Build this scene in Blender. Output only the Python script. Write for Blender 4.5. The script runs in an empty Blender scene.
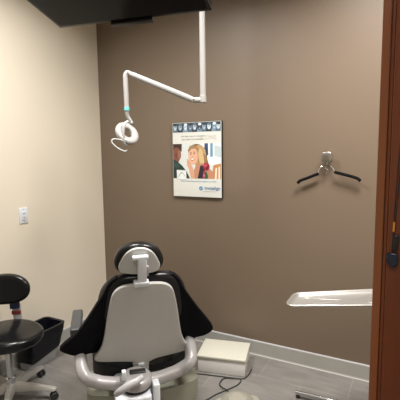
import bpy, bmesh, math, random
from mathutils import Vector, Matrix, Euler, noise
random.seed(4)
S = bpy.context.scene
C = S.collection
R = math.radians

# ------------------------------------------------------------------ camera
cam_d = bpy.data.cameras.new('camera'); cam = bpy.data.objects.new('camera', cam_d); C.objects.link(cam)
cam_d.sensor_width = 36; cam_d.lens = 36 * 401.6 / 400; cam_d.clip_start = 0.05
yaw, pitch, roll = -0.4993, -0.1137, -0.0119
fw = Vector((math.sin(yaw)*math.cos(pitch), math.cos(yaw)*math.cos(pitch), math.sin(pitch)))
rt = Vector((math.cos(yaw), -math.sin(yaw), 0)); up = rt.cross(fw)
rt2 = rt*math.cos(roll) + up*math.sin(roll); up2 = up*math.cos(roll) - rt*math.sin(roll)
M = Matrix((rt2, up2, -fw)).transposed().to_4x4(); M.translation = Vector((2.634, -2.9, 1.6))
cam.matrix_world = M
S.camera = cam
# ------------------------------------------------------------------ world, view
w = bpy.data.worlds.new('world'); S.world = w; w.use_nodes = True
w.node_tree.nodes['Background'].inputs[0].default_value = (1, .97, .93, 1)
w.node_tree.nodes['Background'].inputs[1].default_value = 0.05
S.view_settings.view_transform = 'Standard'; S.view_settings.look = 'None'
S.view_settings.gamma = 1; S.view_settings.use_curve_mapping = False
S.view_settings.exposure = 0.0
CEIL = 3.12
LIGHTS = [  # x, y, size x, size y, watts, colour
    (2.55, -0.95, .90, .50, 66, 146, (1, .95, .91)),
    (1.00, -1.38, .50, .50, 48, 152, (1, .975, .935)),
    (2.60, -3.3, .6, .6, 22, 150, (1, .975, .94)),  # unseen passage lamp, added to brighten the wood casing and chair shell
]
for (x, y, a, b, e, sp, c) in LIGHTS:
    ld = bpy.data.lights.new('ceiling_lamp', 'AREA'); ld.shape = 'RECTANGLE'; ld.size = a; ld.size_y = b
    ld.energy = e; ld.color = c; ld.spread = R(sp)
    lo = bpy.data.objects.new('ceiling_lamp', ld); C.objects.link(lo); lo.location = (x, y, CEIL-.045)

# ------------------------------------------------------------------ materials
def mat(name, col, rough=.5, metal=0., noise_amt=0., nscale=8., bump=0., bscale=60., coat=0., spec=None, stretch=None, trans=0., emis=0., col2=None, aniso=0.):
    m = bpy.data.materials.new(name); m.use_nodes = True
    nt = m.node_tree; b = nt.nodes['Principled BSDF']
    b.inputs['Base Color'].default_value = (*col, 1); b.inputs['Roughness'].default_value = rough
    b.inputs['Metallic'].default_value = metal
    b.inputs['Coat Weight'].default_value = coat
    b.inputs['Transmission Weight'].default_value = trans
    if aniso: b.inputs['Anisotropic'].default_value = aniso
    if spec is not None: b.inputs['Specular IOR Level'].default_value = spec
    if emis:
        b.inputs['Emission Color'].default_value = (*col, 1); b.inputs['Emission Strength'].default_value = emis
    tc = nt.nodes.new('ShaderNodeTexCoord'); mp = nt.nodes.new('ShaderNodeMapping')
    nt.links.new(tc.outputs['Object'], mp.inputs[0])
    if stretch: mp.inputs['Scale'].default_value = stretch
    if noise_amt or col2:
        n = nt.nodes.new('ShaderNodeTexNoise'); n.inputs['Scale'].default_value = nscale; n.inputs['Detail'].default_value = 5
        nt.links.new(mp.outputs[0], n.inputs[0])
        mx = nt.nodes.new('ShaderNodeMix'); mx.data_type = 'RGBA'
        rm = nt.nodes.new('ShaderNodeMapRange'); rm.inputs[1].default_value = .3; rm.inputs[2].default_value = .7
        nt.links.new(n.outputs[0], rm.inputs[0]); nt.links.new(rm.outputs[0], mx.inputs[0])
        c2 = col2 or tuple(c*(1-noise_amt) for c in col)
        mx.inputs[6].default_value = (*col, 1); mx.inputs[7].default_value = (*c2, 1)
        nt.links.new(mx.outputs[2], b.inputs['Base Color'])
    if bump:
        n2 = nt.nodes.new('ShaderNodeTexNoise'); n2.inputs['Scale'].default_value = bscale; n2.inputs['Detail'].default_value = 4
        nt.links.new(mp.outputs[0], n2.inputs[0])
        bp = nt.nodes.new('ShaderNodeBump'); bp.inputs['Strength'].default_value = bump; bp.inputs['Distance'].default_value = .002
        nt.links.new(n2.outputs[0], bp.inputs['Height']); nt.links.new(bp.outputs[0], b.inputs['Normal'])
    return m

def hexc(h):
    f = lambda v: (v/12.92 if v <= .04045 else ((v+.055)/1.055)**2.4)
    return tuple(f(int(h[i:i+2], 16)/255) for i in (0, 2, 4))

MT = dict(
    brown=mat('brown_paint', (.168, .125, .088), .45, bump=.15, bscale=160),
    cream=mat('cream_paint', (.70, .635, .52), .6, bump=.15, bscale=160),
    ceil=mat('ceiling_tile', (.75, .73, .69), .8, bump=.3, bscale=90),
    base=mat('grey_vinyl_base', (.36, .355, .33), .4, noise_amt=.06, nscale=5),
    black_vinyl=mat('black_vinyl', (.008, .008, .009), .28, bump=.08, bscale=220, spec=.35),
    wing=mat('black_vinyl_matt', (.0025, .0025, .004), .5, bump=.1, bscale=220, spec=.10),
    stool_vinyl=mat('stool_vinyl', (.007, .007, .008), .22, bump=.05, bscale=220, spec=.35),
    arm_vinyl=mat('dark_grey_vinyl', (.05, .052, .055), .4, bump=.08, bscale=220),
    shell=mat('grey_painted_shell', (.53, .525, .505), .45, metal=.15, noise_amt=.03, nscale=3, stretch=(8, 1, .4)),
    frame=mat('grey_cast_frame', (.37, .36, .355), .34, metal=.15),
    white=mat('white_plastic', (.66, .69, .73), .35),
    lamp_white=mat('lamp_white_plastic', (.37, .365, .355), .35),
    pale=mat('pale_grey_plastic', (.42, .42, .43), .35),
    green_grey=mat('grey_green_plastic', (.25, .255, .20), .4),
    chrome=mat('chrome', (.60, .61, .63), .16, metal=1),
    brushed=mat('brushed_steel', (.50, .495, .47), .36, metal=.75, bump=.05, bscale=120, stretch=(1, 12, 1)),
    nickel=mat('brushed_nickel', (.45, .42, .385), .3, metal=1, noise_amt=.2, nscale=30),
    alu=mat('cast_aluminium', (.50, .49, .46), .36, metal=.6),
    blackp=mat('black_plastic', (.014, .014, .015), .4),
    foam=mat('black_foam', (.006, .006, .007), .8, spec=.1, bump=.3, bscale=200),
    rubber=mat('black_rubber', (.02, .02, .02), .6),
    screen=mat('screen_glass', (.006, .007, .009), .12, spec=.12),
    bezel=mat('glossy_black_bezel', (.008, .008, .01), .2, spec=.12),
    wood=mat('cherry_wood', (.20, .048, .013), .3, col2=(.12, .026, .008), nscale=3.0, stretch=(9, 9, .7)),
    woodlt=mat('cherry_wood_edge', (.27, .085, .03), .3, col2=(.20, .06, .02), nscale=3.0, stretch=(9, 9, .7)),
    boxwhite=mat('utility_box_white', (.72, .71, .68), .45, noise_amt=.05),
    boxlid=mat('utility_box_lid', (.55, .54, .46), .5, noise_amt=.03),
    beige=mat('foot_pedal_beige', (.30, .29, .24), .45),
    beige_dark=mat('foot_pedal_base', (.24, .23, .19), .5),
    teal=mat('teal_ring', (.16, .62, .60), .3),
    clear=mat('clear_grey_plastic', (.38, .38, .37), .15, trans=.35),
    bin=mat('bin_grey', (.40, .40, .41), .45),
    liner=mat('bin_liner_black', (.005, .006, .010), .4, bump=.8, bscale=26, spec=.25),
    navy=mat('navy_label', (.02, .04, .12), .4),
    red=mat('dark_red_label', (.22, .03, .03), .4),
    orange=mat('yellow_tie', (.65, .28, .03), .4),
    bluedark=mat('dark_blue_plastic', (.010, .020, .042), .2),
    paper=mat('poster_paper', (.66, .67, .63), .45),
    diffuser=mat('lamp_diffuser', (1, .97, .92), .5, emis=1.0),
)

def floor_mat():
    m = bpy.data.materials.new('grey_floor_tile'); m.use_nodes = True; nt = m.node_tree; b = nt.nodes['Principled BSDF']
    tc = nt.nodes.new('ShaderNodeTexCoord'); mp = nt.nodes.new('ShaderNodeMapping'); nt.links.new(tc.outputs['Object'], mp.inputs[0])
    mp.inputs['Location'].default_value = (.15, -.015, 0)
    br = nt.nodes.new('ShaderNodeTexBrick'); nt.links.new(mp.outputs[0], br.inputs[0])
    br.inputs['Color1'].default_value = (.20, .19, .176, 1); br.inputs['Color2'].default_value = (.178, .170, .156, 1)
    br.inputs['Mortar'].default_value = (.25, .24, .222, 1)
    br.inputs['Scale'].default_value = 1; br.inputs['Brick Width'].default_value = .61; br.inputs['Row Height'].default_value = .305
    br.inputs['Mortar Size'].default_value = .003; br.inputs['Bias'].default_value = 0
    n = nt.nodes.new('ShaderNodeTexNoise'); n.inputs['Scale'].default_value = 9; n.inputs['Detail'].default_value = 6; n.inputs['Roughness'].default_value = .65
    mp2 = nt.nodes.new('ShaderNodeMapping'); mp2.inputs['Scale'].default_value = (.5, 1.8, 1)
    nt.links.new(tc.outputs['Object'], mp2.inputs[0]); nt.links.new(mp2.outputs[0], n.inputs[0])
    rm = nt.nodes.new('ShaderNodeMapRange'); rm.inputs[1].default_value = .3; rm.inputs[2].default_value = .7
    rm.inputs[3].default_value = .78; rm.inputs[4].default_value = 1.14
    nt.links.new(n.outputs[0], rm.inputs[0])
    mx = nt.nodes.new('ShaderNodeVectorMath'); mx.operation = 'SCALE'
    nt.links.new(br.outputs[0], mx.inputs[0]); nt.links.new(rm.outputs[0], mx.inputs['Scale'])
    nt.links.new(mx.outputs[0], b.inputs['Base Color'])
    b.inputs['Roughness'].default_value = .42
    bp = nt.nodes.new('ShaderNodeBump'); bp.inputs['Strength'].default_value = .25; bp.inputs['Distance'].default_value = .002
    nt.links.new(n.outputs[0], bp.inputs['Height']); nt.links.new(bp.outputs[0], b.inputs['Normal'])
    return m
MT['floor'] = floor_mat()

# ------------------------------------------------------------------ helpers
def link(name, bm, m, parent=None, smooth=True, label=None):
    bmesh.ops.recalc_face_normals(bm, faces=bm.faces)
    me = bpy.data.meshes.new(name); bm.to_mesh(me); bm.free()
    for mm in (m if isinstance(m, (list, tuple)) else [m]): me.materials.append(mm)
    if smooth:
        me.polygons.foreach_set('use_smooth', [True]*len(me.polygons))
        me.set_sharp_from_angle(angle=R(38))
    o = bpy.data.objects.new(name, me); C.objects.link(o)
    if parent: o.parent = parent
    if label: o['label'] = label
    return o
def thing(name, label, cat, loc=(0, 0, 0), rotz=0, group=None):
    o = bpy.data.objects.new(name, None); C.objects.link(o); o.empty_display_size = .1
    o.location = loc; o.rotation_euler = (0, 0, rotz); return tag(o, label, cat, group)
def tag(o, label, cat, group=None):
    o['label'] = label; o['category'] = cat
    if group: o['group'] = group
    return o
def struct(name, bm, m, smooth=False):
    o = link(name, bm, m, smooth=smooth); o['kind'] = 'structure'; return o
def box(bm, c, s, bev=0., rot=None, seg=3, mi=0):
    r = bmesh.ops.create_cube(bm, size=1); vs = r['verts']
    bmesh.ops.scale(bm, vec=s, verts=vs)
    if bev:
        es = list({e for v in vs for e in v.link_edges})
        g = bmesh.ops.bevel(bm, geom=es, offset=bev, segments=seg, profile=.5, affect='EDGES')
        vs = list({v for f in g['faces'] for v in f.verts} | {v for v in vs if v.is_valid})
        vs = list({v for v in vs if v.is_valid})
    if rot: bmesh.ops.rotate(bm, verts=vs, cent=(0, 0, 0), matrix=Euler(rot).to_matrix())
    bmesh.ops.translate(bm, vec=c, verts=vs)
    if mi:
        for f in {f for v in vs for f in v.link_faces}: f.material_index = mi
    return vs
def tube(bm, pts, rad, n=12, cap=True, flat=(1, 1), upv=None, closed=False, sq=1.):
    pw = lambda v: math.copysign(abs(v)**sq, v)
    pts = [Vector(p) for p in pts]; N = len(pts)
    rads = rad if isinstance(rad, (list, tuple)) else [rad]*N
    rings = []; prev = None
    for i, p in enumerate(pts):
        if closed: t = (pts[(i+1) % N]-pts[i-1]).normalized()
        else: t = (pts[min(i+1, N-1)]-pts[max(i-1, 0)]).normalized()
        if upv: a = Vector(upv)
        elif prev is None: a = Vector((0, 0, 1)) if abs(t.z) < .9 else Vector((1, 0, 0))
        else: a = prev
        a = (a - t*a.dot(t)).normalized(); prev = a; b = t.cross(a)
        rings.append([bm.verts.new(p + (a*pw(math.cos(q))*flat[0] + b*pw(math.sin(q))*flat[1])*rads[i]) for q in [2*math.pi*k/n for k in range(n)]])
    for i in range(N if closed else N-1):
        A, B = rings[i], rings[(i+1) % N]
        for k in range(n): bm.faces.new((A[k], A[(k+1) % n], B[(k+1) % n], B[k]))
    if cap and not closed: bm.faces.new(rings[0]); bm.faces.new(rings[-1])
def smooth_path(pts, sub=6, closed=False):
    P = [Vector(p) for p in pts]; n = len(P); out = []
    for i in range(n if closed else n-1):
        if closed: a, b, c, d = P[i-1], P[i], P[(i+1) % n], P[(i+2) % n]
        else: a, b, c, d = P[max(i-1, 0)], P[i], P[i+1], P[min(i+2, n-1)]
        for k in range(sub):
            t = k/sub
            out.append(.5*((2*b)+(c-a)*t+(2*a-5*b+4*c-d)*t*t+(3*b-a-3*c+d)*t**3))
    if not closed: out.append(P[-1])
    return out
def lathe(bm, prof, n=32, M=None, mi=0):
    rings = []; new = []
    for (r, z) in prof:
        if r < 1e-6: v = bm.verts.new((0, 0, z)); rings.append([v]); new.append(v)
        else:
            ring = [bm.verts.new((r*math.cos(2*math.pi*k/n), r*math.sin(2*math.pi*k/n), z)) for k in range(n)]
            rings.append(ring); new += ring
    for A, B in zip(rings, rings[1:]):
        if len(A) == 1 and len(B) == 1: continue
        for k in range(n):
            if len(A) == 1: f = bm.faces.new((A[0], B[k], B[(k+1) % n]))
            elif len(B) == 1: f = bm.faces.new((A[k], A[(k+1) % n], B[0]))
            else: f = bm.faces.new((A[k], A[(k+1) % n], B[(k+1) % n], B[k]))
            f.material_index = mi
    for e in (rings[0], rings[-1]):
        if len(e) > 1: bm.faces.new(e).material_index = mi
    if M is not None: bmesh.ops.transform(bm, matrix=M, verts=new)
def axis_m(p, d):
    return Matrix.Translation(Vector(p)) @ Vector(d).to_track_quat('Z', 'Y').to_matrix().to_4x4()
def cyl(bm, p, q, r, n=20, bev=.0, mi=0):
    p = Vector(p); q = Vector(q); L = (q-p).length
    b = min(bev, r*.9, L*.45)
    prof = [(0, 0), (r-b, 0), (r, b), (r, L-b), (r-b, L), (0, L)] if b else [(0, 0), (r, 0), (r, L), (0, L)]
    lathe(bm, prof, n, axis_m(p, q-p), mi)
def mirror(half):
    """half outline from the top centre (x=0) down to the bottom centre (x=0), mirrored into a closed one"""
    h = list(half)
    return h + [(-x, y) for (x, y) in reversed(h) if abs(x) > 1e-6]
def offs(o, d):
    n = len(o); out = []
    area = sum(o[i][0]*o[(i+1) % n][1]-o[(i+1) % n][0]*o[i][1] for i in range(n)); sg = 1 if area > 0 else -1
    for i in range(n):
        a, b = Vector(o[i-1]), Vector(o[(i+1) % n]); t = (b-a)
        if t.length < 1e-9: out.append(o[i]); continue
        t.normalize(); nrm = Vector((-t.y, t.x))*sg
        out.append((o[i][0]+nrm.x*d, o[i][1]+nrm.y*d))
    return out
def slab(bm, outline, t0, t1, r=.01, rb=None, fmap=None, center=None, fill=6, seg=5, dome=0., mi=0):
    """A body with outline (u, v) and thickness along w from t0 to t1, its rims rounded by r (t1 side) and rb (t0 side)."""
    rb = r if rb is None else rb
    o = [tuple(p) for p in outline]; n = len(o)
    c = center or (sum(p[0] for p in o)/n, sum(p[1] for p in o)/n)
    fmap = fmap or (lambda u, v, w_: (u, v, w_))
    layers = []
    def ring(oo, w_): return [bm.verts.new(fmap(p[0], p[1], w_)) for p in oo]
    back = offs(o, rb)
    for k in range(1, fill):
        s = k/fill; layers.append(ring([(c[0]+(p[0]-c[0])*s, c[1]+(p[1]-c[1])*s) for p in back], t0 - 0))
    for k in range(seg+1):
        a = math.pi/2*k/seg; layers.append(ring(offs(o, rb*(1-math.sin(a))), t0 + rb*(1-math.cos(a))))
    front = offs(o, r)
    for k in range(seg+1):
        a = math.pi/2*k/seg; layers.append(ring(offs(o, r*(1-math.cos(a))), t1 - r*(1-math.sin(a))))
    for k in range(fill-1, 0, -1):
        s = k/fill; layers.append(ring([(c[0]+(p[0]-c[0])*s, c[1]+(p[1]-c[1])*s) for p in front], t1 + dome*(1-s*s)))
    a0 = bm.verts.new(fmap(c[0], c[1], t0)); a1 = bm.verts.new(fmap(c[0], c[1], t1+dome))
    fs = []
    for A, B in zip(layers, layers[1:]):
        for k in range(n): fs.append(bm.faces.new((A[k], A[(k+1) % n], B[(k+1) % n], B[k])))
    for k in range(n):
        fs.append(bm.faces.new((a0, layers[0][(k+1) % n], layers[0][k]))); fs.append(bm.faces.new((a1, layers[-1][k], layers[-1][(k+1) % n])))
    if mi:
        for f in fs: f.material_index = mi
def sm2(pts, sub=6, closed=True):
    return [(v.x, v.y) for v in smooth_path([(p[0], p[1], 0) for p in pts], sub, closed)]
def rrect(x0, y0, x1, y1, r, seg=6):
    out = []
    for cx, cy, a0 in ((x1-r, y1-r, 0), (x0+r, y1-r, 90), (x0+r, y0+r, 180), (x1-r, y0+r, 270)):
        for k in range(seg+1):
            a = R(a0+90*k/seg); out.append((cx+r*math.cos(a), cy+r*math.sin(a)))
    return out
def text_bm(s, size, M, bold=0., spacing=1., align='LEFT'):
    cu = bpy.data.curves.new('lettering', 'FONT'); cu.body = s; cu.size = size; cu.extrude = .0004; cu.offset = bold
    cu.space_character = spacing; cu.align_x = align
    o = bpy.data.objects.new('lettering', cu); C.objects.link(o)
    dg = bpy.context.evaluated_depsgraph_get(); me = bpy.data.meshes.new_from_object(o.evaluated_get(dg))
    bm = bmesh.new(); bm.from_mesh(me); bmesh.ops.transform(bm, matrix=M, verts=bm.verts)
    bpy.data.objects.remove(o); bpy.data.curves.remove(cu); bpy.data.meshes.remove(me)
    return bm

# ------------------------------------------------------------------ setting
X1, Y0 = 4.3, -4.8
bm = bmesh.new(); box(bm, (X1/2, Y0/2, -.05), (X1+.2, -Y0+.2, .1)); struct('floor', bm, MT['floor'])
bm = bmesh.new(); box(bm, (X1/2, Y0/2, CEIL+.05), (X1+.2, -Y0+.2, .1)); struct('ceiling', bm, MT['ceil'])
bm = bmesh.new(); box(bm, (X1/2, .05, CEIL/2), (X1+.2, .1, CEIL)); struct('wall_back', bm, MT['brown'])
bm = bmesh.new(); box(bm, (-.05, Y0/2, CEIL/2), (.1, -Y0, CEIL)); struct('wall_left', bm, MT['cream'])
bm = bmesh.new(); box(bm, (X1+.05, Y0/2, CEIL/2), (.1, -Y0, CEIL)); struct('wall_right', bm, MT['cream'])
bm = bmesh.new(); box(bm, (X1/2, Y0-.05, CEIL/2), (X1+.2, .1, CEIL)); struct('wall_rear', bm, MT['cream'])
JX, JY = 2.551, -1.9        # wood-cased end of the partition beside the camera
bm = bmesh.new(); box(bm, ((JX+.03+X1)/2, JY+.085, CEIL/2), (X1-JX-.03, .13, CEIL)); struct('wall_front', bm, MT['cream'])
def baseboard(name, p0, p1, nrm):
    """vinyl base: a thin board with a rounded top and a small toe"""
    bm = bmesh.new(); p0 = Vector(p0); p1 = Vector(p1); nrm = Vector(nrm)
    prof = [(0, 0), (.018, 0), (.014, .004), (.011, .012), (.0105, .108), (.008, .114), (.003, .116), (0, .116)]
    A = [bm.verts.new(p0+nrm*a+Vector((0, 0, b))) for a, b in prof]; B = [bm.verts.new(p1+nrm*a+Vector((0, 0, b))) for a, b in prof]
    for k in range(len(prof)-1): bm.faces.new((A[k], A[k+1], B[k+1], B[k])).material_index = 1 if k >= 4 else 0  # paler top faces paint in the light caught along the upper edge
    bm.faces.new(A); bm.faces.new(B)
    return struct(name, bm, [MT['base'], MT['pale']])
baseboard('baseboard_back', (0, 0, 0), (X1, 0, 0), (0, -1, 0))
baseboard('baseboard_left', (0, 0, 0), (0, Y0, 0), (1, 0, 0))
# wood casing: jamb lining + moulded casing board facing the passage
bm = bmesh.new()
box(bm, (JX+.009, JY+.08, CEIL/2), (.018, .19, CEIL), .003, mi=1)
box(bm, (JX+.0225, JY-.005, CEIL/2), (.007, .012, CEIL), .0015)
box(bm, (JX+.0595, JY-.010, CEIL/2), (.066, .022, CEIL), .005)
box(bm, (JX+.1, JY-.006, CEIL/2), (.014, .016, CEIL), .004)
box(bm, (JX+.0595, JY+.167, CEIL/2), (.066, .02, CEIL), .004)
struct('trim_1', bm, [MT['wood'], MT['woodlt']])

# ceiling light fixtures (above the frame; the passage one is added as fill)
for (x, y, a, b, e, sp, c) in LIGHTS:
    t = thing('ceiling_light', 'flat white ceiling light panel', 'ceiling light', (x, y, CEIL), 0, 'ceiling light panels')
    bm = bmesh.new()
    for sx, sy, lx, ly in ((0, 1, a+.06, .03), (0, -1, a+.06, .03), (1, 0, .03, b), (-1, 0, .03, b)):
        box(bm, (sx*(a/2+.015), sy*(b/2+.015), -.02), (lx, ly, .04), .003)
    link('frame', bm, MT['white'], t)
    bm = bmesh.new(); box(bm, (0, 0, -.012), (a, b, .024)); link('diffuser', bm, MT['diffuser'], t)

# ------------------------------------------------------------------ dental chair
CH = R(43)
chair = thing('dental_chair', 'dental patient chair seen from behind with grey metal back shell and flared black sides', 'dental chair', (1.381, -1.233, 0), CH)
TL = R(15); HC = .721
def bk(u, v, w_, bow=.0):
    """backrest plane: u across, v up the back, w towards the camera side (behind the chair)"""
    w2 = w_ - bow*u*u
    return (u, -v*math.sin(TL) - w2*math.cos(TL), HC + v*math.cos(TL) - w2*math.sin(TL))
# upholstery body
half = [(0, .262), (.09, .259), (.148, .240), (.190, .195), (.218, .13), (.235, .02), (.24, -.10), (.235, -.24), (.20, -.325), (.10, -.35), (0, -.35)]
pts = sm2(mirror(half), 5)
bm = bmesh.new(); slab(bm, pts, -.095, -.018, .025, .045, lambda u, v, w_: bk(u*(1+1.7*max(0, -w_-.018)), v, w_, .5), (0, 0))
link('backrest', bm, MT['black_vinyl'], chair)
# grey back shell
half = [(0, .235), (.09, .229), (.130, .212), (.155, .182), (.168, .14), (.180, .08), (.192, .01), (.207, -.085), (.226, -.155), (.256, -.205), (.258, -.226), (.23, -.240), (.14, -.250), (.062, -.262), (.045, -.282), (.04, -.34), (0, -.345)]
pts = [(a-.010-(.012 if b < -.27 else 0), b) for a, b in sm2(mirror(half), 4)]
bm = bmesh.new(); slab(bm, pts, -.010, .014, .006, .006, lambda u, v, w_: bk(u, v, w_, .15), (0, -.02), fill=8, dome=.0)
sh = link('back_shell', bm, MT['shell'], chair, label='grey metal back shell')
# latch on the tongue of the shell
bm = bmesh.new()
vs = box(bm, (0, 0, 0), (.034, .012, .040), .003)
bmesh.ops.transform(bm, matrix=Matrix.Translation(bk(-.022, -.292, .018)) @ Matrix.Rotation(TL, 4, 'X'), verts=bm.verts)
lt = link('latch', bm, MT['white'], sh)
bm = bmesh.new(); box(bm, (0, 0, 0), (.022, .006, .018), .001)
bmesh.ops.transform(bm, matrix=Matrix.Translation(bk(-.022, -.300, .024)) @ Matrix.Rotation(TL, 4, 'X'), verts=bm.verts)
link('latch_recess', bm, MT['blackp'], lt)
# flared side wings
def wing(s, tipx, tipy, name_label):
    o = [(.135, .250), (.185, .215), (.222, .140), (.290, .035), (.355, -.055), (tipx, tipy), (tipx-.006, tipy-.030), (tipx-.055, tipy-.050), (.30, tipy-.062), (.235, -.218), (.212, -.190), (.200, -.130), (.172, -.05), (.162, .03), (.150, .12), (.135, .18)]
    pts = [(s*a, b) for a, b in sm2(o, 4)]
    bm = bmesh.new()
    def f(u, v, w_):
        k = max(0, (abs(u)-.16)/.28); fold = .010*math.sin(v*26+abs(u)*20)*k
        k2 = max(0, abs(u)-.25)/.15
        return bk(u, v, w_ - .050 + .030*math.sin(min(k2, 1)*math.pi*.6) + fold, 0)
    slab(bm, pts, -.030, .012, .010, .014, f, (s*.235, -.07), fill=7)
    return link('side_wing', bm, MT['wing'], chair, label=name_label)
wing(-1, .440, -.135, None); wing(1, .392, -.115, None)
# headrest
hu = -.026
half = [(0, .435), (.05, .427), (.098, .400), (.124, .350), (.126, .312), (.105, .278), (.05, .272), (0, .27)]
pts = [(a+hu, b) for a, b in sm2(mirror(half), 5)]
bm = bmesh.new(); slab(bm, pts, -.11, -.028, .022, .045, lambda u, v, w_: bk(u, v, w_, .9), (hu, .35))
hr = link('headrest', bm, MT['black_vinyl'], chair)
half = [(0, .424), (.035, .418), (.068, .394), (.094, .350), (.106, .312), (.094, .286), (.05, .276), (0, .274)]
pts = [(a+hu, b) for a, b in sm2(mirror(half), 5)]
bm = bmesh.new(); slab(bm, pts, -.035, -.016, .006, .006, lambda u, v, w_: bk(u, v, w_, .9), (hu, .36))
link('headrest_shell', bm, MT['shell'], hr, label='light grey headrest shell')
bm = bmesh.new()
bx = lambda u, v, w_, su, sv, sw, bev=.003: (box(bm2 := bmesh.new(), (0, 0, 0), (su, sw, sv), bev), bmesh.ops.transform(bm2, matrix=Matrix.Translation(bk(u, v, w_)) @ Matrix.Rotation(TL, 4, 'X'), verts=bm2.verts), bm2)[2]
def addbm(dst, src):
    me = bpy.data.meshes.new('t'); src.to_mesh(me); src.free(); dst.from_mesh(me); bpy.data.meshes.remove(me)
addbm(bm, bx(hu+.010, .305, .004, .046, .155, .030, .006))
cyl(bm, bk(hu-.040, .384, .004), bk(hu+.040, .384, .004), .014, 16, .004)
addbm(bm, bx(hu+.005, .236, .006, .078, .028, .040, .006))
hb = link('headrest_bracket', bm, MT['white'], chair, label='white plastic headrest bracket')
bm = bmesh.new(); addbm(bm, bx(hu+.036, .31, .010, .010, .055, .018, .003)); 
link('release_lever', bm, MT['pale'], hb)
# seat
o = rrect(-.285, .115, .275, .62, .09)
bm = bmesh.new(); slab(bm, o, .35, .50, .035, .02, None, (0, .37), dome=.004)
link('seat', bm, MT['black_vinyl'], chair)
bm = bmesh.new(); slab(bm, rrect(-.21, .60, .21, 1.15, .13), .37, .455, .03, .02, None, (0, .87)); link('leg_rest', bm, MT['black_vinyl'], chair)
# cradle frame
FY = -.045
hc_ = [(.308, .575), (.306, .548), (.284, .482), (.222, .434), (.14, .414), (.07, .405), (0, .405)]
cl = [(-a, b) for a, b in hc_] + [(a, b) for a, b in reversed(hc_[:-1])]
path = smooth_path([(a-.042, FY + .02*(abs(a)/.3)**2 + .34*max(0, (b-.50)/.1), b) for a, b in cl], 5)
rad = [.030 + .004*max(0, 1-abs(p.x+.038)/.12) for p in path]
bm = bmesh.new(); tube(bm, path, rad, 24, upv=(0, 1, .0001), flat=(1.15, 1.0), sq=.7)
link('cradle_frame', bm, MT['frame'], chair)
# hub, black disc standing in for the shade in the gap below it, column
HX = -.062
bm = bmesh.new(); slab(bm, sm2([(HX+.085*math.cos(a), -.05+.095*math.sin(a)) for a in [2*math.pi*k/12 for k in range(12)]], 3), .400, .452, .022, .012); link('hub', bm, MT['frame'], chair)
bm = bmesh.new(); slab(bm, sm2([(HX+.072*math.cos(a), -.05+.080*math.sin(a)) for a in [2*math.pi*k/12 for k in range(12)]], 3), .380, .402, .004); link('hub_gap_shade', bm, MT['blackp'], chair)
bm = bmesh.new(); slab(bm, rrect(-.175, -.155, .012, .12, .03), .045, .382, .014)
link('column', bm, MT['white'], chair, label='white pedestal column')
bm = bmesh.new(); box(bm, (.036, -.085, .235), (.036, .10, .38), .008)
link('side_post', bm, MT['white'], chair, label='narrow white post beside the column')
bm = bmesh.new(); box(bm, (-.050, -.030, .436), (.085, .04, .05), .006)
link('hinge_block', bm, MT['blackp'], chair)
bm = bmesh.new(); box(bm, (-.125, -.085, .475), (.022, .03, .05), .004)
link('hinge_pin', bm, MT['white'], chair)
bm = bmesh.new()
tube(bm, smooth_path([(-.172, -.165, .425), (-.150, -.178, .448), (-.110, -.180, .470), (-.068, -.17, .483), (-.036, -.14, .484)], 5), [.013+.006*math.sin(i/20*math.pi) for i in range(21)], 14, flat=(1, .8))
link('handle', bm, MT['pale'], chair, label='pale curved release handle')
# grey green body cover
o = sm2([(-.29, .05), (-.315, .13), (-.30, .30), (-.22, .40), (0, .43), (.22, .40), (.29, .30), (.305, .13), (.28, .05), (.15, .01), (0, 0), (-.15, .01)], 5)
bm = bmesh.new()
def cov(u, v, w_):
    k = 1 + .0*w_; t = (w_-.02)/.31
    s = .80 + .22*math.sin(min(max(t, 0), 1)*math.pi*.62)
    return (u*s, v, w_)
N = 8; rings = []
zs = [.02 + .29*k/N for k in range(N+1)]
for z in zs: rings.append([bm.verts.new(cov(a, b, z)) for a, b in o])
for A, B in zip(rings, rings[1:]):
    for k in range(len(o)): bm.faces.new((A[k], A[(k+1) % len(o)], B[(k+1) % len(o)], B[k]))
bm.faces.new(rings[0]); bm.faces.new(rings[-1])
link('body_cover', bm, MT['green_grey'], chair, label='grey green plastic body cover')
bm = bmesh.new(); slab(bm, rrect(-.25, -.16, .25, .85, .10), 0, .045, .012, .003); link('base_plate', bm, MT['green_grey'], chair)
# armrests
for s in (-1, 1):
    bm = bmesh.new(); w0 = .368*s if s < 0 else .300
    if s > 0: continue
    slab(bm, rrect(w0-.029, .15, w0+.031, .45, .012), .598, .650, .010, .02, lambda u, v, w_: (u, v, w_-.05*max(0, .1-v)))
    ar = link('armrest', bm, MT['arm_vinyl'], chair, label='dark grey armrest pad')
    bm = bmesh.new(); tube(bm, smooth_path([(w0, .30, .60), (w0, .30, .54), (w0+.02, .32, .48), (w0+.10, .33, .43)], 5), .018, 12)
    link('armrest_post', bm, MT['frame'], ar)

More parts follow.
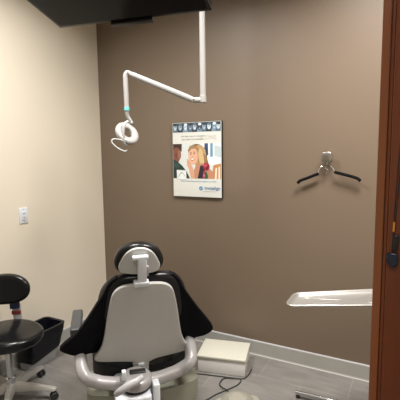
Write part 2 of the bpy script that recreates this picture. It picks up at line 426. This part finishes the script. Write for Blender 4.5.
# ------------------------------------------------------------------ operator stool
st = thing('operator_stool', 'black padded dental stool on a five-spoke metal base near the left wall', 'stool', (.325, -1.31, 0))
bm = bmesh.new()
oc = [(.235*math.cos(a), .205*math.sin(a)) for a in [2*math.pi*k/48 for k in range(48)]]
ST = R(25)
def sf(u, v, w_):
    z = w_ + .016*(math.cos(u*11)-.5)*max(0, min(1, (w_-.44)/.038))*max(0, 1-((u/.235)**2+(v/.205)**2))**.5
    x = u*math.cos(ST) - v*math.sin(ST); y = u*math.sin(ST) + v*math.cos(ST)
    return (x - .0, y - .01, z)
slab(bm, oc, .400, .478, .032, .035, sf, (0, 0), fill=8, seg=7, dome=.002)
link('seat', bm, MT['stool_vinyl'], st)
bm = bmesh.new(); box(bm, (-.02, -.02, .392), (.20, .16, .022), .006); cyl(bm, (0, 0, .34), (0, 0, .385), .030, 20, .004)
link('seat_plate', bm, MT['blackp'], st)
bm = bmesh.new(); cyl(bm, (0, 0, .10), (0, 0, .36), .0245, 24, .003); cyl(bm, (0, 0, .07), (0, 0, .16), .031, 24, .006)
link('column', bm, MT['chrome'], st)
def caster(parent, x, y, a):
    bm = bmesh.new()
    cyl(bm, (x, y, .050), (x, y, .066), .008, 12)
    d = Vector((-math.sin(a), math.cos(a), 0))
    for s in (-1, 1):
        p = Vector((x, y, .025)) + d*(.008*s) ; cyl(bm, p, p + d*(.014*s), .025, 20, .004)
    box(bm, (x, y, .043), (.026, .026, .018), .005, (0, 0, a))
    return link('caster', bm, MT['rubber'], parent)
for k in range(5):
    a = R(28+72*k); d = Vector((math.cos(a), math.sin(a), 0)); n = Vector((-d.y, d.x, 0))
    bm = bmesh.new()
    prof = [(.0, .034, .060, .118), (.05, .028, .064, .116), (.15, .021, .068, .106), (.24, .020, .064, .088), (.285, .022, .062, .080), (.302, .012, .063, .076)]
    rings = []
    for (t, hw, z0, z1) in prof:
        c = d*t; zm = (z1-z0)
        rings.append([bm.verts.new(c+n*a_+Vector((0, 0, z))) for a_, z in ((-hw, z0), (hw, z0), (hw, z0+zm*.45), (hw*.6, z1), (-hw*.6, z1), (-hw, z0+zm*.45))])
    for A, B in zip(rings, rings[1:]):
        for j in range(6): bm.faces.new((A[j], A[(j+1) % 6], B[(j+1) % 6], B[j]))
    bm.faces.new(rings[0]); bm.faces.new(rings[-1])
    lg = link('base_spoke', bm, MT['alu'], st)
    caster(st, d.x*.285, d.y*.285, a+.6+k)
# back oval
BY = R(40)
def br_(u, v, w_):
    y = w_ + 1.1*u*u*(-1); x = u
    return (x*math.cos(BY) - y*math.sin(BY) - .13, x*math.sin(BY) + y*math.cos(BY) + .10, v + .705)
ob = [(.165*math.copysign(abs(math.cos(a))**.92, math.cos(a)), .105*math.copysign(abs(math.sin(a))**.92, math.sin(a))) for a in [2*math.pi*k/44+.001 for k in range(44)]]
bm = bmesh.new(); slab(bm, ob, -.035, .028, .026, .022, br_, (0, 0), fill=7, seg=6); link('backrest', bm, MT['stool_vinyl'], st)
bm = bmesh.new()
tube(bm, smooth_path([(-.035, .0, .39), (-.08, .10, .40), (-.10, .155, .43), (-.115, .165, .52), (-.115, .155, .60), (-.12, .13, .68)], 6), .028, 12, upv=(-.64, .76, 0.001), flat=(.25, 1))
link('back_support', bm, MT['pale'], st)
bm = bmesh.new(); box(bm, (-.115, .150, .575), (.062, .022, .05), .004, (0, 0, BY)); lb = link('navy_label', bm, MT['navy'], st)
bm = bmesh.new(); box(bm, (-.115, .160, .520), (.060, .022, .026), .004, (0, 0, BY)); link('red_label', bm, MT['red'], st)

# ------------------------------------------------------------------ waste bin with liner
bn = thing('waste_bin', 'grey waste bin with a black liner against the left wall behind the stool', 'waste bin', (.145, -.90, 0))
def frust(bm, b0, t0, z0, z1, hemf=None, ns=10, wob=0., closed_bottom=True, inner=None):
    rings = []
    for k in range(ns+1):
        s = k/ns; z = z0 + (z1-z0)*s
        o = []
        for (a, b) in zip(b0, t0):
            x = a[0]+(b[0]-a[0])*s; y = a[1]+(b[1]-a[1])*s
            zz = z
            if hemf and s < 1: h = hemf(x, y); zz = h + (z1-h)*s; q = (zz-z0)/(z1-z0); x = a[0]+(b[0]-a[0])*q; y = a[1]+(b[1]-a[1])*q
            if wob:
                nv = noise.noise(Vector((x*14, y*14, zz*10))); c = Vector((x, y)); 
                if c.length: c = c.normalized(); x += c.x*wob*nv; y += c.y*wob*nv
            o.append(bm.verts.new((x, y, zz)))
        rings.append(o)
    n = len(b0)
    for A, B in zip(rings, rings[1:]):
        for k in range(n): bm.faces.new((A[k], A[(k+1) % n], B[(k+1) % n], B[k]))
    if closed_bottom: bm.faces.new(rings[0])
    return rings
B0 = rrect(-.115, -.13, .005, .13, .03); T0 = rrect(-.112, -.15, .105, .145, .035)
bm = bmesh.new(); r1 = frust(bm, B0, T0, 0, .300)
I0 = rrect(-.109, -.124, -.001, .124, .028); I1 = rrect(-.106, -.144, .099, .139, .033)
r2 = frust(bm, I0, I1, .006, .300)
n = len(B0)
for k in range(n): bm.faces.new((r1[-1][k], r1[-1][(k+1) % n], r2[-1][(k+1) % n], r2[-1][k]))
link('bin_body', bm, MT['bin'], bn)
bm = bmesh.new()
G0 = rrect(-.121, -.138, .012, .138, .032); G1 = rrect(-.119, -.157, .113, .152, .037)
hem = lambda x, y: .055 + .06*max(0, min(1, (y+.08)/.2))**1.2 + .012*math.sin(y*30+x*20)
r1 = frust(bm, G0, G1, 0, .310, hem, 14, .007, False)
H0 = rrect(-.103, -.118, .006, .118, .026); H1 = rrect(-.100, -.136, .092, .131, .03)
r2 = frust(bm, H0, H1, .010, .310, None, 10, .005, True)
for k in range(n): bm.faces.new((r1[-1][k], r1[-1][(k+1) % n], r2[-1][(k+1) % n], r2[-1][k]))
link('bin_liner', bm, MT['liner'], bn, label='black plastic bin liner folded over the rim')

# ------------------------------------------------------------------ utility box
ub = thing('utility_box', 'low white floor utility box with cream lid beside the back wall', 'utility box', (1.396, -.273, 0), R(14.5))
bm = bmesh.new(); box(bm, (0, 0, .055), (.348, .266, .108), .005); link('box_body', bm, MT['boxwhite'], ub)
bm = bmesh.new(); box(bm, (0, 0, .121), (.362, .280, .020), .005); link('lid', bm, MT['boxlid'], ub, label='cream lid')
bm = bmesh.new(); cyl(bm, (.174, -.04, .062), (.180, -.04, .062), .008, 14, .001); link('screw', bm, MT['nickel'], ub)

# ------------------------------------------------------------------ foot control
fc = thing('foot_control', 'beige round foot control pedal on the floor with a black cord', 'foot pedal', (1.672, -.665, 0), R(35))
bm = bmesh.new(); lathe(bm, [(0, 0), (.100, 0), (.108, .006), (.108, .020), (.098, .030), (.07, .036), (0, .036)], 40); link('base', bm, MT['beige_dark'], fc)
bm = bmesh.new(); lathe(bm, [(0, .034), (.062, .034), (.064, .040), (.058, .046), (.045, .048), (.042, .044), (0, .044)], 36); link('pedal_disc', bm, MT['beige'], fc)
bm = bmesh.new(); slab(bm, sm2([(-.135, -.03), (-.135, .03), (-.07, .055), (0, .06), (.07, .055), (.135, .03), (.135, -.03), (.07, -.055), (0, -.06), (-.07, -.055)], 3), .001, .022, .006); link('side_tabs', bm, MT['beige'], fc)
def cord(pts, label, rad=.004, z=.0045):
    bm = bmesh.new(); tube(bm, smooth_path([(p[0], p[1], z if len(p) < 3 else p[2]) for p in pts], 6), rad, 8)
    return tag(link('floor_cord', bm, MT['rubber']), label, 'cord')
cord([(1.15, -.70), (1.30, -.80), (1.42, -.80), (1.475, -.74), (1.509, -.647), (1.556, -.558), (1.593, -.472), (1.587, -.404), (1.535, -.419), (1.475, -.448, .0055), (1.478, -.526, .008), (1.520, -.567, .0135), (1.560, -.58, .0135), (1.585, -.60, .010)], 'black cord looping on the floor to the beige foot pedal')
cord([(1.604, -.24), (1.612, -.325), (1.598, -.385), (1.54, -.408), (1.40, -.445), (1.24, -.49), (1.15, -.53), (1.08, -.62)], 'black cord running along the front of the white utility box')

# ------------------------------------------------------------------ instrument stand and tray
ms = thing('tray_stand', 'chrome stand with foot on the floor under the metal tray', 'stand', (2.72, -.45, 0))
lx = lambda x, y, z: (x-2.72, y+.45, z)
bm = bmesh.new(); tube(bm, [lx(1.985, -.425, .034), lx(2.72, -.37, .034)], .014, 14); link('foot_tube', bm, MT['chrome'], ms)
bm = bmesh.new(); tube(bm, [lx(2.72, -.37, .034), lx(2.78, -.79, .034)], .014, 14); tube(bm, [lx(2.30, -.86, .034), lx(2.78, -.79, .034)], .014, 14); link('foot_tube', bm, MT['chrome'], ms)
for p in ((2.0, -.424), (2.72, -.37), (2.78, -.79), (2.32, -.857)):
    bm = bmesh.new(); cyl(bm, lx(p[0], p[1], 0), lx(p[0], p[1], .026), .013, 14, .003); link('rubber_foot', bm, MT['rubber'], ms)
bm = bmesh.new(); tube(bm, [lx(2.75, -.58, .034), lx(2.75, -.58, .775)], .0125, 14); tube(bm, [lx(2.72, -.37, .034), lx(2.75, -.58, .034), lx(2.78, -.79, .034)], .013, 12); link('pole', bm, MT['chrome'], ms)
bm = bmesh.new(); tube(bm, smooth_path([lx(2.75, -.58, .775), lx(2.66, -.58, .778), lx(2.50, -.57, .780), lx(2.28, -.66, .780)], 4), .008, 12); link('tray_arm', bm, MT['chrome'], ms)
# tray: outline in world plan, flared rim
tr = [(2.055, -.690), (2.040, -.720), (2.045, -.870), (2.075, -.898), (2.595, -.625), (2.610, -.595), (2.585, -.365), (2.550, -.350)]
def rnd(poly, r=.022, seg=5):
    out = []
    n = len(poly)
    for i in range(n):
        a, b, c = Vector(poly[i-1]), Vector(poly[i]), Vector(poly[(i+1) % n])
        p = b + (a-b).normalized()*min(r, (a-b).length*.48); q = b + (c-b).normalized()*min(r, (c-b).length*.48)
        for k in range(seg+1):
            t = k/seg; v = p*(1-t)**2 + b*2*t*(1-t) + q*t*t; out.append((v.x, v.y))
    return out
tp = rnd(tr)
cx = sum(p[0] for p in tp)/len(tp); cy = sum(p[1] for p in tp)/len(tp)
tp = [(a-cx, b-cy) for a, b in tp]
bm = bmesh.new(); ZT = 0.0
prof = [(-.006, .016), (.000, .019), (.004, .018), (.008, .013), (.016, .003), (.022, .0), (.030, .0)]
rings = [[bm.verts.new((p[0], p[1], z)) for p in offs(tp, d)] for d, z in prof]
for s in (.75, .5, .25): rings.append([bm.verts.new((p[0]*s, p[1]*s, 0)) for p in offs(tp, .030)])
n = len(tp)
for A, B in zip(rings, rings[1:]):
    for k in range(n): bm.faces.new((A[k], A[(k+1) % n], B[(k+1) % n], B[k]))
cv = bm.verts.new((0, 0, 0))
for k in range(n): bm.faces.new((rings[-1][k], rings[-1][(k+1) % n], cv))
tray = link('metal_tray', bm, MT['brushed']); tray.location = (cx, cy, .790)
sm = tray.modifiers.new('thickness', 'SOLIDIFY'); sm.thickness = .0015; sm.offset = -1
tag(tray, 'shallow brushed steel instrument tray with raised rim beside the wood door casing', 'tray')

# ------------------------------------------------------------------ dental lamp
PX, PY, PZ = 1.386, -.555, 1.948
dl = thing('dental_lamp', 'white ceiling-mounted dental examination lamp on a jointed arm', 'lamp', (PX, PY, CEIL))
L = lambda x, y, z: (x-PX, y-PY, z-CEIL)
bm = bmesh.new(); cyl(bm, L(PX, PY, 1.975), L(PX, PY, CEIL), .0185, 24, .002); link('ceiling_pole', bm, MT['lamp_white'], dl)
bm = bmesh.new(); cyl(bm, L(PX, PY, CEIL-.05), L(PX, PY, CEIL), .07, 28, .012); link('ceiling_cap', bm, MT['lamp_white'], dl)
ux = Vector((.94-PX, -.775-PY, 0)).normalized()
E = Vector((.952, -.771, 2.128))
bm = bmesh.new(); cyl(bm, L(PX, PY, PZ-.018), L(PX, PY, PZ+.03), .0215, 24, .004)
J = Vector((PX, PY, PZ)) + ux*.06
tube(bm, [L(PX, PY, PZ), L(*J)], .0185, 14, flat=(1.0, .9)); kn = link('pole_knuckle', bm, MT['lamp_white'], dl)
bm = bmesh.new(); q = Vector((-ux.y, ux.x, 0)); cyl(bm, L(*(J-q*.024-Vector((0,0,.006)))), L(*(J+q*.022-Vector((0,0,.006)))), .012, 18, .003); link('pivot_screw', bm, MT['nickel'], kn)
bm = bmesh.new(); tube(bm, [L(*J), L(*(J.lerp(E, .1))), L(*(J.lerp(E, .5))), L(*(J.lerp(E, .93))), L(*E)], [.017, .020, .0195, .018, .013], 14, flat=(1.0, .8)); link('arm', bm, MT['lamp_white'], dl)
bm = bmesh.new()
tube(bm, smooth_path([L(*(E+Vector((.012, .006, -.003)))), L(*(E+Vector((-.004, -.002, .002)))), L(*(E+Vector((-.014, -.007, -.018)))), L(*(E+Vector((-.014, -.007, -.06)))), L(*(E+Vector((-.012, -.006, -.225))))], 6), [.013+.003*min(1, i/12) for i in range(25)], 16)
link('drop_arm', bm, MT['lamp_white'], dl)
D = E+Vector((-.012, -.006, -.225))
bm = bmesh.new(); cyl(bm, L(*(D+Vector((0, 0, .008)))), L(*(D+Vector((0, 0, -.016)))), .0172, 20, .002); link('teal_ring', bm, MT['teal'], dl, label='teal coloured ring')
vr = Vector(rt); vf = Vector((fw.x, fw.y, 0)).normalized()
bm = bmesh.new(); H = Vector((.963, -.812, 1.738))
tube(bm, smooth_path([L(*(D+Vector((0, 0, -.012)))), L(*(D+vr*.004+Vector((0, 0, -.05)))), L(*(D+vr*.022+Vector((0, 0, -.085)))), L(*(D+vr*.030+Vector((0, 0, -.10))))], 5), .0135, 14); link('clear_neck', bm, MT['clear'], dl, label='translucent neck tube')
# ring shaped head
an = (vr*.62 - vf*.62 + Vector((0, 0, .50))).normalized()
bm = bmesh.new(); Mh = axis_m(L(*(H)), an)
prof = []
for k in range(20):
    a = 2*math.pi*k/20; ca, sa = math.cos(a), math.sin(a)
    prof.append((.057 + .025*math.copysign(abs(ca)**.8, ca), .019*math.copysign(abs(sa)**.8, sa)))
rings = []
for (r_, z_) in prof: rings.append([bm.verts.new(Mh @ Vector((r_*math.cos(2*math.pi*j/36), r_*math.sin(2*math.pi*j/36), z_))) for j in range(36)])
for k in range(20):
    A, B = rings[k], rings[(k+1) % 20]
    for j in range(36): bm.faces.new((A[j], A[(j+1) % 36], B[(j+1) % 36], B[j]))
hd = link('lamp_head', bm, MT['lamp_white'], dl)
bm = bmesh.new(); P = lambda a, b, c: L(*(H + vr*a + vf*b + Vector((0, 0, c))))
tube(bm, smooth_path([P(.010, -.02, .075), P(-.008, -.045, .055), P(-.016, -.055, .0), P(-.014, -.055, -.055), P(-.008, -.045, -.075)], 5), .012, 12, flat=(.7, 1)); link('yoke', bm, MT['lamp_white'], dl)
bm = bmesh.new()
tube(bm, smooth_path([P(-.012, -.06, -.048), P(-.045, -.075, -.040), P(-.074, -.085, -.040), P(-.082, -.09, -.056), P(-.066, -.09, -.078), P(-.035, -.085, -.102), P(-.002, -.08, -.116), P(.012, -.08, -.108)], 5), .0055, 10); link('handle', bm, MT['lamp_white'], dl)

# ------------------------------------------------------------------ ceiling-hung screen
a0 = Vector((1.137, -1.497, 2.183)); b0 = Vector((1.852, -1.344, 2.183)); ex = (b0-a0).normalized(); ey0 = Vector((ex.y, -ex.x, 0))
tilt = R(12); ey = (ey0*math.cos(tilt) + Vector((0, 0, math.sin(tilt)))).normalized(); ez = ex.cross(ey).normalized()
if ez.z < 0: ez = -ez
TW, TH = (b0-a0).length, .435
tvc = a0 + ex*TW/2 + ey*TH/2 + ez*.02
tv = thing('ceiling_screen', 'flat black television hung face-down from the ceiling', 'television', tuple(tvc))
Mt = Matrix((ex, ey, ez)).transposed().to_4x4()
def tvb(fn, name, m, par=None, label=None):
    bm = bmesh.new(); fn(bm); bmesh.ops.transform(bm, matrix=Mt, verts=bm.verts); return link(name, bm, m, par or tv, label=label)
tvb(lambda b: (box(b, (0, 0, .004), (TW, TH, .034), .004), box(b, (0, 0, .035), (TW*.7, TH*.7, .03), .01)), 'case', MT['bezel'])
tvb(lambda b: box(b, (0, .002, -.0140), (TW-.03, TH-.034, .003)), 'screen_panel', MT['screen'])
tvb(lambda b: box(b, (.0, -TH/2-.006, -.020), (.20, .024, .014), .003), 'sensor_bar', MT['blackp'])
bm = bmesh.new()
tp_ = Mt.to_3x3() @ Vector((0, 0, .05)); cyl(bm, tp_, (tp_.x, tp_.y, CEIL-tvc.z), .022, 20); cyl(bm, (tp_.x, tp_.y, CEIL-tvc.z-.02), (tp_.x, tp_.y, CEIL-tvc.z), .08, 28, .004)
link('ceiling_mount', bm, MT['blackp'], tv)

# ------------------------------------------------------------------ wall switch
sw = thing('wall_switch', 'white light switch plate on the cream left wall', 'switch', (0, -.886, 1.151))
bm = bmesh.new(); box(bm, (.003, 0, 0), (.006, .074, .118), .002); link('plate', bm, MT['white'], sw)
bm = bmesh.new(); box(bm, (.0075, 0, 0), (.005, .034, .068), .001); rk = link('rocker', bm, MT['white'], sw)
bm = bmesh.new(); box(bm, (.0105, 0, .018), (.002, .022, .012), .0006); box(bm, (.0105, 0, -.012), (.002, .016, .010), .0006); link('button', bm, MT['pale'], rk)
for s in (-1, 1):
    bm = bmesh.new(); cyl(bm, (.005, 0, s*.048), (.0072, 0, s*.048), .0035, 12); link('screw', bm, MT['nickel'], sw)

# ------------------------------------------------------------------ poster
PW, PH = .4545, .611; po = thing('wall_poster', 'white framed dental poster of a smiling blond woman on the brown wall', 'poster', (.809, 0, 1.249))
bm = bmesh.new(); box(bm, (PW/2, -.0108, PH/2), (PW, .0206, PH)); link('backing', bm, MT['blackp'], po, smooth=False)
bm = bmesh.new(); box(bm, (PW/2, -.0215, PH/2), (PW-.004, .001, PH-.004)); link('paper', bm, MT['paper'], po, smooth=False)
pal = {}
def pm(h):
    if h not in pal: pal[h] = mat('print_'+h, hexc(h), .4)
    return pal[h]
def art(name, shapes, label=None, base=.02215):
    """printed picture: polygons stacked in hair-thin layers; (colour, [(u, v)...]) with u, v in 0..1 of the sheet, v up"""
    bm = bmesh.new(); mats = []
    for i, (h, pts) in enumerate(shapes):
        if h not in mats: mats.append(h)
        y = -base - i*.00002
        f = bm.faces.new([bm.verts.new((u*PW, y, v*PH)) for u, v in pts]); f.material_index = mats.index(h)
    bmesh.ops.triangulate(bm, faces=bm.faces)
    me = bpy.data.meshes.new(name); bm.to_mesh(me); bm.free()
    for h in mats: me.materials.append(pm(h))
    o = bpy.data.objects.new(name, me); C.objects.link(o); o.parent = po
    if label: o['label'] = label
    return o
def rc(a, b, c, d): return [(a, b), (c, b), (c, d), (a, d)]
def clipv(pts, a, b, c, d): return [(min(max(x, a), c), min(max(y, b), d)) for x, y in pts]
def ell(cx_, cy_, rx, ry, n=20, rot=0, lim=None):
    pts = []
    for k in range(n):
        t = 2*math.pi*k/n; x = rx*math.cos(t); y = ry*math.sin(t)
        pts.append((cx_ + x*math.cos(rot) - y*math.sin(rot), cy_ + x*math.sin(rot) + y*math.cos(rot)))
    return clipv(pts, *lim) if lim else pts
rs = random.Random(7)
sh = [('3c4856', rc(.01, .868, .985, .992))]
lim = (.01, .868, .985, .992)
for i, (u, c_) in enumerate([(.06, '9fb4c2'), (.17, '8ea3b2'), (.28, 'b9ccd8'), (.38, '6d8296'), (.47, 'a8bac6'), (.57, '3a3e46'), (.66, '8aa2b6'), (.76, 'c6d6e0'), (.86, '7f9ab2'), (.94, 'b4c8d6')]):
    sh.append((['56687a', '2b323c', '7890a4'][i % 3], ell(u, .875, .055, .045, lim=lim)))
    sh.append((c_, ell(u, .935, .036, .042, lim=lim)))
    sh.append((['2f3742', '5b6b7a', 'cfdbe2'][i % 3], ell(u+.004, .968, .034, .018, lim=lim)))
    sh.append(('46525f', ell(u-.010, .938, .008, .005, lim=lim))); sh.append(('46525f', ell(u+.014, .938, .008, .005, lim=lim)))
    sh.append(('dfe8ec', ell(u+.002, .915, .012, .005, lim=lim)))
art('print_top_strip', sh, 'strip of small blue grey portrait photos')
lim = (.01, .262, .985, .705)
sh = [('cfd6d4', rc(.01, .262, .985, .705)),
      ('e6ebea', clipv([(.60, .45), (1, .42), (1, .71), (.60, .71)], *lim)),
      ('31466e', clipv([(.655, .56), (.74, .56), (.735, .71), (.665, .71)], *lim)), ('23304c', clipv([(.69, .50), (.72, .50), (.71, .64), (.695, .64)], *lim)),
      ('6d93b4', clipv([(.775, .54), (.83, .54), (.83, .705), (.78, .705)], *lim)), ('b8c8ca', clipv([(.86, .55), (.985, .53), (.985, .66), (.86, .68)], *lim)),
      ('f2f4f2', ell(.90, .50, .10, .035, lim=lim)),
      ('b98455', clipv([(.80, .27), (.84, .44), (.985, .46), (.985, .27)], *lim)), ('e9dccb', clipv([(.865, .27), (.88, .40), (.91, .41), (.90, .27)], *lim)), ('e9dccb', clipv([(.935, .27), (.94, .42), (.965, .42), (.965, .27)], *lim)),
      ('6f543a', ell(.50, .60, .17, .10, lim=lim)),                        # hair mass
      ('b8986c', ell(.56, .55, .14, .14, rot=-.4, lim=lim)), ('94744c', ell(.64, .45, .10, .14, rot=.3, lim=lim)), ('cdb085', ell(.60, .52, .05, .13, rot=.2, lim=lim)),
      ('b98468', clipv([(.38, .27), (.50, .46), (.66, .46), (.82, .36), (.84, .27)], *lim)),   # shoulders
      ('2a2330', clipv([(.52, .27), (.575, .43), (.62, .44), (.66, .38), (.72, .27)], *lim)), ('a8355c', clipv([(.62, .27), (.635, .36), (.665, .36), (.67, .27)], *lim)), ('c86a8a', ell(.65, .31, .02, .015, lim=lim)),
      ('d8ab90', ell(.425, .555, .095, .112, rot=.12, lim=lim)),            # face
      ('9a7a54', clipv([(.32, .62), (.37, .68), (.48, .685), (.55, .64), (.54, .60), (.48, .645), (.40, .64), (.345, .60)], *lim)),
      ('4a3428', ell(.385, .575, .018, .006, lim=lim)), ('4a3428', ell(.455, .580, .018, .006, lim=lim)),
      ('6e4e38', ell(.385, .595, .024, .004, lim=lim)), ('6e4e38', ell(.458, .600, .024, .004, lim=lim)),
      ('cb9072', ell(.418, .545, .012, .012, lim=lim)),
      ('b3483f', ell(.418, .510, .040, .016, rot=.1, lim=lim)), ('fbf8f2', ell(.418, .513, .032, .008, rot=.1, lim=lim)),
      ('cf9f84', clipv([(.30, .52), (.345, .50), (.40, .44), (.45, .36), (.46, .27), (.38, .27), (.345, .38), (.30, .44)], *lim)),   # hand and forearm
      ('c78f70', clipv([(.33, .49), (.375, .455), (.37, .45), (.325, .475)], *lim)),
      ('2e5a34', clipv([(.66, .27), (.68, .36), (.70, .36), (.735, .30), (.72, .27)], *lim)), ('8e2238', ell(.70, .42, .065, .052, lim=lim)), ('b8475c', ell(.685, .435, .035, .022, rot=.4, lim=lim)), ('6d1428', ell(.715, .405, .03, .016, rot=.5, lim=lim)),
      ('7a4a3c', ell(.075, .585, .095, .125, lim=lim)), ('3a2620', clipv([(.01, .705), (.01, .62), (.05, .66), (.11, .66), (.19, .60), (.20, .705)], *lim)), ('94604e', ell(.145, .57, .035, .06, lim=lim)), ('5c362c', ell(.075, .56, .016, .03, lim=lim)),
      ('1e332f', clipv([(.01, .27), (.01, .51), (.10, .485), (.20, .43), (.29, .36), (.36, .27)], *lim)), ('2c4a44', clipv([(.01, .49), (.10, .465), (.17, .43), (.10, .40), (.01, .42)], *lim))]
sh = [(h, [(u, .240 + (v-.262)*(.475/.443)) for u, v in pts]) for h, pts in sh]
art('print_photo', sh, 'photo of a smiling blond woman with a red rose facing a man')
sh = [('c9d0d0', clipv([(.085, .235), (.29, .225), (.285, .36), (.08, .365)], 0, 0, 1, 1)), ('dfe3e2', [(.095, .245), (.28, .235), (.275, .35), (.09, .355)])]
a_ = [(.115+.14*t, .275+.060*math.sin(t*math.pi*.95)) for t in [k/10 for k in range(11)]]
sh.append(('9aa5a8', a_ + [(x+.004, y-.016) for x, y in reversed(a_)]))
art('print_inset', sh, 'small grey square with a clear aligner', .0236)
Mx = lambda u, v: Matrix.Translation((u*PW, -.0232, v*PH)) @ Matrix.Rotation(R(90), 4, 'X')
def lettering(s, size, u, v, h, sp=1., bold=0.):
    return link('lettering', text_bm(s, size, Mx(u, v), bold, sp), pm(h), po, smooth=False)
lettering('invisalign', .040, .66, .105, '35699c', 1., .0003)
sh = []
for k in range(8):
    t = 2*math.pi*k/8; sh.append(('3f76a8', ell(.585+.028*math.cos(t), .118+.021*math.sin(t), .012, .009)))
sh.append(('7fb0d0', ell(.585, .118, .015, .011)))
art('print_logo', sh, 'blue rosette logo')
lettering('the clear alternative to braces', .0100, .62, .078, 'a9b2b6')
lettering('Smile. It is the clearer way to straighten your teeth.', .0170, .17, .205, '8fb0c8', .95)
lettering('the clear way to transform', .0205, .19, .805, 'a6a49c'); lettering('your teeth into beautiful', .0205, .19, .765, 'a6a49c')
lettering('ICONS', .046, .585, .768, 'bdbbb2', 1.05)

# ------------------------------------------------------------------ coat hook and hanger
hk = thing('coat_hook', 'brushed metal coat hook knob on the brown wall', 'coat hook', (2.074, 0, 1.57))
bm = bmesh.new(); slab(bm, rrect(-.028, -.030, .028, .030, .012), 0, .008, .003, .001, lambda u, v, w_: (u, -w_, v)); link('wall_plate', bm, MT['nickel'], hk)
bm = bmesh.new(); cyl(bm, (0, -.006, 0), (0, -.050, 0), .010, 16); slab(bm, sm2([(-.034, -.024), (-.037, .005), (-.030, .030), (0, .037), (.030, .030), (.037, .005), (.034, -.024), (.02, -.036), (-.02, -.036)], 3), .045, .062, .008, .006, lambda u, v, w_: (u, -w_, v), dome=.004); link('knob', bm, MT['nickel'], hk)
bm = bmesh.new(); tube(bm, smooth_path([(0, -.006, -.028), (0, -.012, -.05), (0, -.028, -.060), (0, -.042, -.050), (0, -.044, -.038)], 5), .006, 10); link('lower_hook', bm, MT['nickel'], hk)
hg = thing('coat_hanger', 'wire coat hanger with black foam-covered arms hanging from the metal hook', 'coat hanger', (2.072, -.03, 1.505))
bm = bmesh.new()
hp = [(-.058, -.010, -.056), (-.050, -.010, -.022), (-.032, -.008, .0), (0, -.004, .006), (.030, -.008, .0), (.050, -.010, -.022), (.057, -.010, -.038)]
tube(bm, smooth_path(hp, 6), .0032, 8)
link('wire_loop', bm, MT['chrome'], hg)
bm = bmesh.new(); tube(bm, smooth_path([(0, -.004, .006), (-.010, -.006, -.012), (.006, -.006, -.022), (.012, -.006, -.036), (0, -.006, -.044)], 5), .0025, 8); link('swivel_hook', bm, MT['chrome'], hg)
for pts in ([(-.052, -.012, -.050), (-.09, -.013, -.065), (-.13, -.014, -.082), (-.165, -.014, -.095), (-.182, -.014, -.103), (-.198, -.014, -.120)], [(.054, -.012, -.037), (.10, -.013, -.049), (.15, -.014, -.062), (.185, -.014, -.072), (.205, -.014, -.080), (.224, -.014, -.096)]):
    bm = bmesh.new(); tube(bm, smooth_path(pts, 5), .0105, 12); link('foam_arm', bm, MT['foam'], hg)

# ------------------------------------------------------------------ cord hanging on the wood casing
YC = JY - .021
hc = thing('hanging_cord', 'black cord with a yellow tie and dark blue plug hanging on the wood door casing', 'cord', (2.61, YC, 1.78))
K = lambda x, z, y=0: (x-2.61, y-.006, z-1.78)
bm = bmesh.new()
tube(bm, smooth_path([K(2.604, 1.78), K(2.598, 1.66), K(2.5935, 1.55), K(2.5905, 1.46), K(2.5895, 1.40), K(2.5885, 1.37)], 6), .0011, 8)
tube(bm, smooth_path([K(2.611, 1.78), K(2.605, 1.66), K(2.5985, 1.55), K(2.5935, 1.46), K(2.5945, 1.43)], 6), .0011, 8)
link('cord', bm, MT['rubber'], hc)
bm = bmesh.new(); cyl(bm, K(2.6075, 1.785, .006), K(2.6075, 1.785, -.012), .006, 14, .002); link('hook', bm, MT['nickel'], hc)
bm = bmesh.new(); cyl(bm, K(2.5905, 1.424), K(2.5912, 1.446), .0023, 12, .001); link('tie', bm, MT['orange'], hc, label='yellow orange tie')
bm = bmesh.new(); box(bm, K(2.5960, 1.400), (.011, .009, .036), .003, (0, .05, 0)); link('connector', bm, MT['blackp'], hc)
bm = bmesh.new()
slab(bm, sm2([(-.012, .004), (-.012, .012), (-.004, .016), (.009, .016), (.013, .007), (.012, -.008), (.005, -.016), (-.003, -.013), (-.010, -.004)], 4), -.006, .005, .004, .004, lambda u, v, w_: K(2.5895+u, 1.360+v, -w_))
link('plug', bm, MT['bluedark'], hc, label='dark blue rounded plug')
